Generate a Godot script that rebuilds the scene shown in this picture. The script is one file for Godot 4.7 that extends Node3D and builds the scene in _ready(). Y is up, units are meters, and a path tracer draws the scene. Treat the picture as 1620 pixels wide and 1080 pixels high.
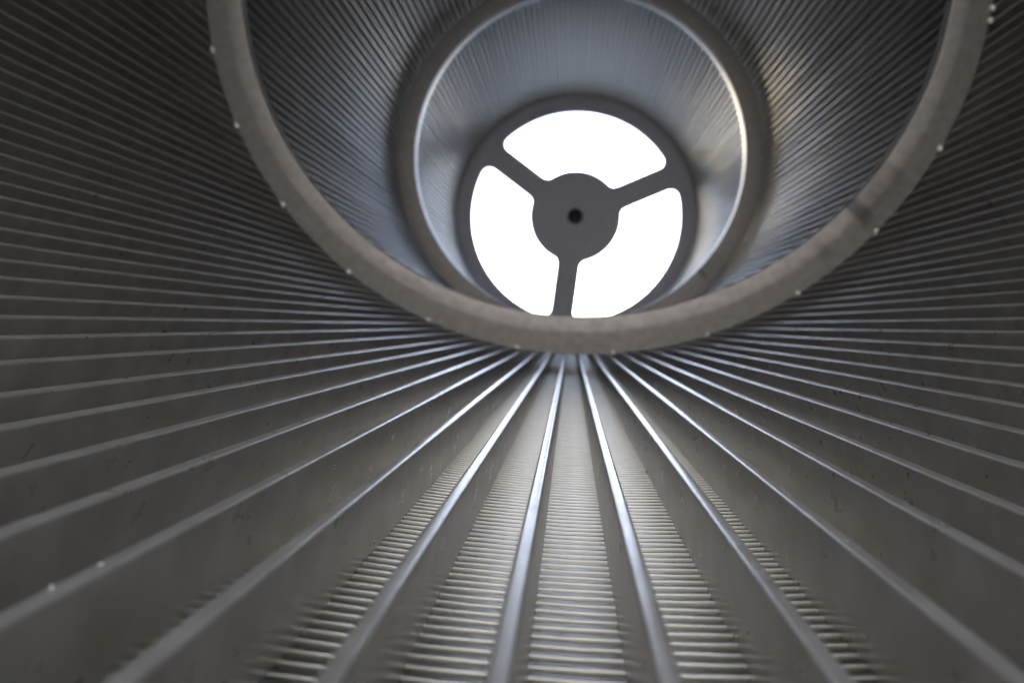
extends Node3D
# Inside of a slotted steel screen drum: 180 lengthwise ribs, wound wires behind them, two support rings and a three-spoke end plate open to the sky.

const R := 0.30                    # radius to the inner edge of the ribs
const LIP := 0.2708                # inner radius of the support rings
const RIB_DEEP := 0.0093
const RIB_HALF := 0.00083
const PITCH := 0.0023             # from wire to wire
const WIRE_R := R + RIB_DEEP       # radius to the inner tip of the wires
const Z_NEAR := 0.10
const Z_RING_ONE := -0.590
const Z_RING_TWO := -1.268
const Z_END := -1.965
const PHASE := -2.87              # degrees, of the rib just left of the lowest point
const AXIS_Y := 0.3194              # height of the drum's axis
const NEAR_WIRES := 300

var rng := RandomNumberGenerator.new()
var mats := {}


func _ready() -> void:
	rng.seed = 4711
	# ---- camera, sky, sun, exposure ----
	var h := R / 13.8
	var cam := Camera3D.new()
	cam.name = "camera"
	var eye := CameraAttributesPhysical.new()
	eye.frustum_focal_length = 24.0
	eye.exposure_aperture = 26.0
	eye.frustum_focus_distance = 0.125
	cam.attributes = eye
	add_child(cam)
	cam.near = 0.004
	cam.far = 400.0
	var f := 1213.0
	cam.fov = rad_to_deg(2.0 * atan(540.0 / f))
	cam.position = Vector3(-0.50 * h, AXIS_Y - (R - h), 0.0)
	# the drum's axis runs to the point (903, 515) of the 1620 x 1080 picture
	var vx := (903.0 - 810.0) / f
	var vy := (515.0 - 540.0) / f
	cam.rotation = Vector3(atan(vy), atan(vx), 0.0)
	cam.current = true

	var sky_mat := ProceduralSkyMaterial.new()
	sky_mat.sky_top_color = Color(0.57, 0.66, 0.82)
	sky_mat.sky_horizon_color = Color(0.97, 0.985, 1.0)
	sky_mat.sky_curve = 0.12
	sky_mat.ground_horizon_color = Color(0.70, 0.65, 0.56)
	sky_mat.ground_bottom_color = Color(0.40, 0.40, 0.40)
	sky_mat.ground_curve = 0.06
	sky_mat.energy_multiplier = 2.0
	var env := Environment.new()
	env.background_mode = Environment.BG_SKY
	env.sky = Sky.new()
	env.sky.sky_material = sky_mat
	env.tonemap_mode = Environment.TONE_MAPPER_LINEAR
	env.tonemap_exposure = 7.0
	env.sdfgi_enabled = true
	env.ssao_enabled = true
	env.ssil_enabled = true
	var we := WorldEnvironment.new()
	we.name = "world_environment"
	we.environment = env
	add_child(we)

	var sun := DirectionalLight3D.new()
	sun.name = "sun"
	sun.light_energy = 0.15
	sun.light_angular_distance = 10.0
	sun.light_color = Color(1.0, 0.95, 0.85)
	sun.shadow_enabled = true
	sun.rotation_degrees = Vector3(-7.5, -149.5, 0.0)
	add_child(sun)

	make_materials()
	build_surroundings()
	build_drum()


# ---------------------------------------------------------------- materials

func noise_tex(freq: float, low: Color, high: Color, seed_value: int, octaves := 4, stretch := Vector2i(512, 512)) -> NoiseTexture2D:
	var n := FastNoiseLite.new()
	n.seed = seed_value
	n.noise_type = FastNoiseLite.TYPE_SIMPLEX_SMOOTH
	n.frequency = freq
	n.fractal_octaves = octaves
	var t := NoiseTexture2D.new()
	t.width = stretch.x
	t.height = stretch.y
	t.seamless = true
	t.noise = n
	var g := Gradient.new()
	g.set_color(0, low)
	g.set_color(1, high)
	t.color_ramp = g
	return t


func metal(key: String, low: Color, high: Color, rough_low: float, rough_high: float, scale: Vector3, metallic := 1.0, in_vertex := false) -> void:
	var m := StandardMaterial3D.new()
	m.resource_name = key
	m.metallic = metallic
	m.metallic_specular = 0.5
	m.albedo_color = Color.WHITE
	m.albedo_texture = noise_tex(0.02, low, high, key.hash() % 1000, 5)
	m.roughness = 1.0
	m.roughness_texture = noise_tex(0.03, Color(rough_low, rough_low, rough_low), Color(rough_high, rough_high, rough_high), key.hash() % 997 + 3, 4)
	m.uv1_triplanar = true
	m.uv1_world_triplanar = true
	m.uv1_scale = scale
	m.vertex_color_use_as_albedo = in_vertex
	mats[key] = m


func make_materials() -> void:
	metal("rib steel", Color(0.515, 0.485, 0.45), Color(0.605, 0.595, 0.575), 0.26, 0.33, Vector3(9, 9, 9), 0.52)
	metal("wire steel", Color(0.59, 0.57, 0.53), Color(0.66, 0.64, 0.60), 0.30, 0.36, Vector3(20, 20, 20))
	metal("ring steel", Color(0.54, 0.52, 0.50), Color(0.64, 0.615, 0.59), 0.42, 0.6, Vector3(9, 9, 9), 0.7, true)
	metal("end plate steel", Color(0.80, 0.775, 0.78), Color(0.91, 0.885, 0.89), 0.5, 0.65, Vector3(9, 9, 9), 0.0)
	metal("casing steel", Color(0.30, 0.29, 0.28), Color(0.38, 0.37, 0.36), 0.6, 0.8, Vector3(6, 6, 6), 0.4)
	metal("weld steel", Color(0.84, 0.82, 0.78), Color(0.92, 0.90, 0.86), 0.35, 0.5, Vector3(60, 60, 60), 0.2)
	metal("concrete", Color(0.52, 0.505, 0.48), Color(0.60, 0.585, 0.56), 0.85, 0.95, Vector3(0.8, 0.8, 0.8), 0.0)
	metal("render coat", Color(0.87, 0.825, 0.75), Color(0.91, 0.865, 0.79), 0.9, 0.98, Vector3(0.8, 0.8, 0.8), 0.0)
	metal("dirt", Color(0.10, 0.08, 0.06), Color(0.18, 0.14, 0.11), 0.8, 0.95, Vector3(60, 60, 60), 0.0)


# ---------------------------------------------------------------- mesh helpers

func part(mesh: Mesh, called: String, mat: String, parent: Node3D) -> MeshInstance3D:
	var o := MeshInstance3D.new()
	o.name = called
	o.mesh = mesh
	if mesh.get_surface_count() and mesh.surface_get_material(0) == null:
		mesh.surface_set_material(0, mats[mat])
	parent.add_child(o, true)
	return o


func around(dir: Vector2, p: Vector2) -> Vector3:
	return Vector3(dir.x * p.x, dir.y * p.x, p.y)


# A triangle wound so that its front is the side its normals point to.
func tri(st: SurfaceTool, p: Array, n: Array, c := []) -> void:
	var order := [0, 1, 2]
	if (p[1] - p[0]).cross(p[2] - p[0]).dot(n[0] + n[1] + n[2]) > 0.0:
		order = [0, 2, 1]
	for k in order:
		st.set_normal(n[k])
		if c:
			st.set_color(c[k])
		st.add_vertex(p[k])


func quad(st: SurfaceTool, p: Array, n: Array, c := []) -> void:
	tri(st, [p[0], p[1], p[2]], [n[0], n[1], n[2]], [c[0], c[1], c[2]] if c else [])
	tri(st, [p[0], p[2], p[3]], [n[0], n[2], n[3]], [c[0], c[2], c[3]] if c else [])


# A closed or open outline of points (radius, z) with corners rounded, turned round the z axis.
func lathe(outline: PackedVector2Array, segments: int, stained := false) -> ArrayMesh:
	var st := SurfaceTool.new()
	st.begin(Mesh.PRIMITIVE_TRIANGLES)
	var n := outline.size()
	for i in n:
		var a := outline[i]
		var b := outline[(i + 1) % n]
		if a.distance_to(b) < 1e-7:
			continue
		var edge := (b - a).normalized()
		var out := Vector2(edge.y, -edge.x)          # outlines run so that the outside lies on the right hand
		var na := corner_normal(outline, i, out)
		var nb := corner_normal(outline, (i + 1) % n, out)
		for s in segments:
			var t0 := TAU * s / segments
			var t1 := TAU * (s + 1) / segments
			var d0 := Vector2(sin(t0), -cos(t0))
			var d1 := Vector2(sin(t1), -cos(t1))
			var tint := [scorch(t0, a.x), scorch(t0, b.x), scorch(t1, b.x), scorch(t1, a.x)] if stained else []
			quad(st, [around(d0, a), around(d0, b), around(d1, b), around(d1, a)], [around(d0, na), around(d0, nb), around(d1, nb), around(d1, na)], tint)
	st.index()
	return st.commit()


# The normal at a corner: shared between two edges that meet at under 50 degrees, else the edge's own.
func corner_normal(outline: PackedVector2Array, i: int, own: Vector2) -> Vector2:
	var n := outline.size()
	var e0 := (outline[i] - outline[(i - 1 + n) % n]).normalized()
	var e1 := (outline[(i + 1) % n] - outline[i]).normalized()
	if e0.dot(e1) < 0.64:
		return own
	var s := (e0 + e1).normalized()
	return Vector2(s.y, -s.x)


func rounded(corners: Array) -> PackedVector2Array:
	# each corner: [x, y, radius]
	var out := PackedVector2Array()
	var n := corners.size()
	for i in n:
		var p := Vector2(corners[i][0], corners[i][1])
		var r: float = corners[i][2]
		if r <= 0.0:
			out.append(p)
			continue
		var prev := Vector2(corners[(i - 1 + n) % n][0], corners[(i - 1 + n) % n][1])
		var next := Vector2(corners[(i + 1) % n][0], corners[(i + 1) % n][1])
		var d0 := (prev - p).normalized()
		var d1 := (next - p).normalized()
		var half := acos(clampf(d0.dot(d1), -1, 1)) / 2.0
		var back := r / tan(half)
		var a := p + d0 * back
		var b := p + d1 * back
		var c := p + (d0 + d1).normalized() * (r / sin(half))
		var from := (a - c).angle()
		var turn := wrapf((b - c).angle() - from, -PI, PI)
		for k in 5:
			var t := from + turn * k / 4.0
			out.append(c + Vector2(cos(t), sin(t)) * r)
	return out


# A bar of the given cross-section (x, y), running along z.
func bar(outline: PackedVector2Array, z0: float, z1: float, steps: int) -> ArrayMesh:
	var st := SurfaceTool.new()
	st.begin(Mesh.PRIMITIVE_TRIANGLES)
	var n := outline.size()
	for i in n:
		var a := outline[i]
		var b := outline[(i + 1) % n]
		if a.distance_to(b) < 1e-7:
			continue
		var edge := (b - a).normalized()
		var out := Vector2(edge.y, -edge.x)
		var na := corner_normal(outline, i, out)
		var nb := corner_normal(outline, (i + 1) % n, out)
		for s in steps:
			var za := lerpf(z0, z1, float(s) / steps)
			var zb := lerpf(z0, z1, float(s + 1) / steps)
			var pa := Vector3(na.x, na.y, 0)
			var pb := Vector3(nb.x, nb.y, 0)
			quad(st, [Vector3(a.x, a.y, za), Vector3(b.x, b.y, za), Vector3(b.x, b.y, zb), Vector3(a.x, a.y, zb)], [pa, pb, pb, pa])
	st.index()
	return st.commit()


# A lumpy bead, flattened along y.
func bead(r: float, flat: float, bump: float, seed_value: int) -> ArrayMesh:
	var n := FastNoiseLite.new()
	n.seed = seed_value
	n.frequency = 0.9
	var s := SphereMesh.new()
	s.radius = 1.0
	s.height = 2.0
	s.radial_segments = 14
	s.rings = 8
	var arrays := s.get_mesh_arrays()
	var v: PackedVector3Array = arrays[Mesh.ARRAY_VERTEX]
	for i in v.size():
		var p := v[i]
		v[i] = Vector3(p.x, p.y * flat, p.z) * r * (1.0 + bump * n.get_noise_3dv(p * 1.4))
	arrays[Mesh.ARRAY_VERTEX] = v
	var am := ArrayMesh.new()
	am.add_surface_from_arrays(Mesh.PRIMITIVE_TRIANGLES, arrays)
	var st := SurfaceTool.new()
	st.create_from(am, 0)
	st.generate_normals()
	return st.commit()


# ---------------------------------------------------------------- what the drum lies on and stands before

func build_surroundings() -> void:
	var g := PlaneMesh.new()
	g.size = Vector2(300, 300)
	var ground := part(g, "ground", "concrete", self)
	ground.set_meta("kind", "structure")
	var b := BoxMesh.new()
	b.size = Vector3(6.0, 2.6, 0.2)
	var wall := part(b, "wall", "render coat", self)
	wall.position = Vector3(0, 1.3, 1.0)
	wall.set_meta("kind", "structure")


# ---------------------------------------------------------------- the drum

func build_drum() -> void:
	var drum := Node3D.new()
	drum.name = "screen_drum"
	add_child(drum)
	drum.position = Vector3(0, AXIS_Y, 0)
	drum.set_meta("label", "round steel screen drum seen from inside, with lengthwise ribs, rings and three-spoke end")
	drum.set_meta("category", "drum")

	# ribs, all the way round
	var deep := RIB_DEEP + 0.0004
	var w := RIB_HALF
	# around the rib's own inner edge: x across, y outwards is negative
	var prof := rounded([[-w, 0.0, 0.00042], [w, 0.0, 0.00042], [w * 0.94, -deep, 0.0], [-w * 0.94, -deep, 0.0]])
	prof.reverse()
	var rib_mesh := bar(prof, Z_NEAR, Z_END + 0.004, 6)
	for i in 180:
		var a := deg_to_rad(PHASE + 2.0 * i + rng.randf_range(-0.09, 0.09))
		var o := part(rib_mesh, "rib", "rib steel", drum)
		var rr := R + rng.randf_range(-0.0002, 0.0002)
		var twist := deg_to_rad(rng.randfn(0.0, 1.6))
		o.transform = Transform3D(Basis(Vector3.BACK, a + twist), Vector3(sin(a) * rr, -cos(a) * rr, 0))

	# wound wires behind the ribs
	var tip := 0.00040
	var foot := 0.00080
	var tall := 0.0022
	var wire_mesh := lathe(rounded([[WIRE_R, tip, 0.00022], [WIRE_R, -tip, 0.00022], [WIRE_R + tall, -foot, 0.0], [WIRE_R + tall, foot, 0.0]]), 144)
	var total := int((Z_NEAR - Z_END) / PITCH)
	for i in NEAR_WIRES:
		var o := part(wire_mesh, "wire", "wire steel", drum)
		o.position = Vector3(0, 0, Z_NEAR - PITCH * (i + 0.5) + rng.randf_range(-0.00007, 0.00007))
		o.rotation = Vector3(rng.randfn(0.0, 0.00012), rng.randfn(0.0, 0.00012), rng.randf() * TAU)
	var far := MultiMesh.new()
	far.transform_format = MultiMesh.TRANSFORM_3D
	far.mesh = wire_mesh
	far.instance_count = total - NEAR_WIRES
	for i in far.instance_count:
		far.set_instance_transform(i, Transform3D(Basis(), Vector3(0, 0, Z_NEAR - PITCH * (i + NEAR_WIRES + 0.5))))
	var far_wires := MultiMeshInstance3D.new()
	far_wires.name = "far_wire_winding"
	far_wires.multimesh = far
	far_wires.set_meta("kind", "stuff")
	drum.add_child(far_wires)

	# sleeve round the wires
	var rs := WIRE_R + tall + 0.0036
	part(lathe(PackedVector2Array([Vector2(rs, Z_NEAR), Vector2(rs, Z_END - 0.01), Vector2(rs + 0.003, Z_END - 0.01), Vector2(rs + 0.003, Z_NEAR)]), 120), "outer_sleeve", "casing steel", drum)

	build_rings(drum)
	build_specks(drum)
	build_end_plate(drum)


func scorch(t: float, r: float) -> Color:
	var d := wrapf(rad_to_deg(t), -180.0, 180.0)
	var k := 1.0
	if r < 0.2965:
		if absf(d - 46.6) < 0.9:
			k = 0.42
		elif d > 47.5 and d < 55.0:
			k = 0.78
		elif absf(d - 38.6) < 1.0 and r > 0.275:
			k = 0.72
	return Color(k, k * 0.97, k * 0.93)


func build_rings(drum: Node3D) -> void:
	var mid := 0.2835
	var step := 0.0020
	var t := 0.0115
	var ring := lathe(rounded([[LIP, Z_RING_ONE, 0.0014], [LIP, Z_RING_ONE - t, 0.0014], [R + 0.0002, Z_RING_ONE - t, 0.0], [R + 0.0002, Z_RING_ONE - step, 0.0], [mid, Z_RING_ONE, 0.02]]), 480, true)
	var one := part(ring, "support_ring", "ring steel", drum)
	t = 0.022
	var ring2 := lathe(rounded([[LIP, Z_RING_TWO, 0.0015], [LIP, Z_RING_TWO - t, 0.001], [R + 0.0002, Z_RING_TWO - t, 0.0], [R + 0.0002, Z_RING_TWO, 0.0]]), 240, true)
	part(ring2, "support_ring", "ring steel", drum)
	# tack welds between the ribs and the nearer ring
	var beads := [bead(0.0027, 0.75, 0.35, 3), bead(0.0024, 0.8, 0.4, 8), bead(0.0029, 0.65, 0.4, 21)]
	var angles := [-78.2, -66.2, -52.2, -37.9, -23.9, -10.0, 4.1, 17.9, 32.0, 45.9, 60.3]
	angles.append(79.2)
	for k in 14:
		angles.append(81.0 + 14.0 * k)
	for k in angles.size():
		var a := deg_to_rad(angles[k])
		var o := part(beads[k % 3], "weld_bead", "weld steel", one)
		o.position = Vector3(sin(a) * (R - 0.0006), -cos(a) * (R - 0.0006), Z_RING_ONE + 0.0008)
		o.rotation.z = a + rng.randf_range(-0.4, 0.4)
		o.scale = Vector3(rng.randf_range(0.7, 1.15), rng.randf_range(0.7, 1.0), rng.randf_range(0.6, 1.0))


# Burrs and grains of dirt: [kind, angle from the lowest point, radius, z]
func build_specks(drum: Node3D) -> void:
	var burr := bead(0.00024, 0.7, 0.6, 5)
	var grain := bead(0.00042, 0.6, 0.6, 9)
	for k in [["burr", -8.97, R + 0.0001, -0.0503], ["burr", -8.92, R + 0.0001, -0.0555], ["burr", -10.87, R + 0.0001, -0.175], ["burr", 7.13, R + 0.0001, -0.22], ["burr", 5.13, R + 0.0001, -0.165], ["burr", -14.87, R + 0.0001, -0.16]]:
		var a := deg_to_rad(k[1])
		var o := part(burr, "burr", "rib steel", drum)
		o.position = Vector3(sin(a) * k[2], -cos(a) * k[2], k[3])
		o.rotation = Vector3(rng.randf() * 3.0, rng.randf() * 3.0, a)
	for k in [[2.96, R + 0.004, -0.270], [1.0, R + 0.0091, -0.163], [2.97, R + 0.0055, -0.235]]:
		var a := deg_to_rad(k[0])
		var o := part(grain, "dirt_grain", "dirt", drum)
		o.position = Vector3(sin(a) * k[1], -cos(a) * k[1], k[2])
		o.rotation = Vector3(rng.randf() * 3.0, rng.randf() * 3.0, a)


func turned(p: Vector2, z: float, flip: float, turn: float) -> Vector3:
	var q := Vector2(p.x, p.y * flip).rotated(turn)
	return Vector3(q.x, q.y, z)


func build_end_plate(drum: Node3D) -> void:
	var open_r := 0.2655
	var hub_r := 0.1155
	var spoke := 0.0292          # half width
	var fillet_out := 0.020
	var fillet_in := 0.020
	var bore := 0.0195
	var outer := WIRE_R + 0.0060
	var thick := 0.012
	# half of an opening, seen with its spoke's centre line along angle 0 and its middle at 60 degrees
	var edge := PackedVector2Array()
	var mid := PI / 3.0
	# fillet between hub circle (outside it) and spoke edge y = spoke
	var yc := spoke + fillet_in
	var xc := sqrt(pow(hub_r + fillet_in, 2) - yc * yc)
	var ci := Vector2(xc, yc)
	# fillet between outer circle (inside it) and spoke edge
	var yo := spoke + fillet_out
	var xo := sqrt(pow(open_r - fillet_out, 2) - yo * yo)
	var co := Vector2(xo, yo)
	var ang_hub := ci.angle()
	for k in 9:
		var t := lerpf(mid, ang_hub, k / 8.0)
		edge.append(Vector2(cos(t), sin(t)) * hub_r)
	var from := (-ci).angle()
	for k in range(1, 7):
		var t := from + wrapf(-PI / 2 - from, -PI, PI) * k / 6.0
		edge.append(ci + Vector2(cos(t), sin(t)) * fillet_in)
	var to := co.angle()
	for k in 7:
		var t := lerpf(-PI / 2, to, k / 6.0)
		edge.append(co + Vector2(cos(t), sin(t)) * fillet_out)
	for k in range(1, 13):
		var t := lerpf(to, mid, k / 12.0)
		edge.append(Vector2(cos(t), sin(t)) * open_r)
	var poly := edge.duplicate()
	for k in 13:
		var t := lerpf(mid, 0.0, k / 12.0)
		poly.append(Vector2(cos(t), sin(t)) * outer)
	for k in 7:
		var t := lerpf(0.0, mid, k / 6.0)
		poly.append(Vector2(cos(t), sin(t)) * bore)
	var tris := Geometry2D.triangulate_polygon(poly)
	var st := SurfaceTool.new()
	st.begin(Mesh.PRIMITIVE_TRIANGLES)
	var bevel := 0.0012
	for s in 3:
		for flip in [1.0, -1.0]:
			var turn := deg_to_rad(22.2 + 120.0 * s)
			for k in range(0, tris.size(), 3):
				for side in [0.0, -thick]:
					var up := Vector3(0, 0, 1 if side == 0.0 else -1)
					tri(st, [turned(poly[tris[k]], side, flip, turn), turned(poly[tris[k + 1]], side, flip, turn), turned(poly[tris[k + 2]], side, flip, turn)], [up, up, up])
			for k in edge.size() - 1:
				var a := edge[k]
				var b := edge[k + 1]
				var nrm := Vector2((b - a).y, -(b - a).x).normalized() * -1.0
				var n3: Vector3 = turned(nrm, 0.0, flip, turn)
				quad(st, [turned(a, 0.0, flip, turn), turned(b, 0.0, flip, turn), turned(b, -thick, flip, turn), turned(a, -thick, flip, turn)], [n3, n3, n3, n3])
	st.index()
	var plate := part(st.commit(), "end_plate", "end plate steel", drum)
	plate.position.z = Z_END
	# blind bore in the middle of the hub, with the axle's end at its bottom
	part(lathe(PackedVector2Array([Vector2(bore, 0.0), Vector2(bore, -0.05), Vector2(bore + 0.012, -0.05), Vector2(bore + 0.012, -thick - 0.0005), Vector2(bore + 0.0005, -thick - 0.0005)]), 40), "hub_sleeve", "casing steel", plate)
	var cap := CylinderMesh.new()
	cap.top_radius = bore
	cap.bottom_radius = bore
	cap.height = 0.006
	cap.radial_segments = 32
	var o := part(cap, "axle_end", "casing steel", plate)
	o.rotation.x = PI / 2
	o.position.z = -0.045
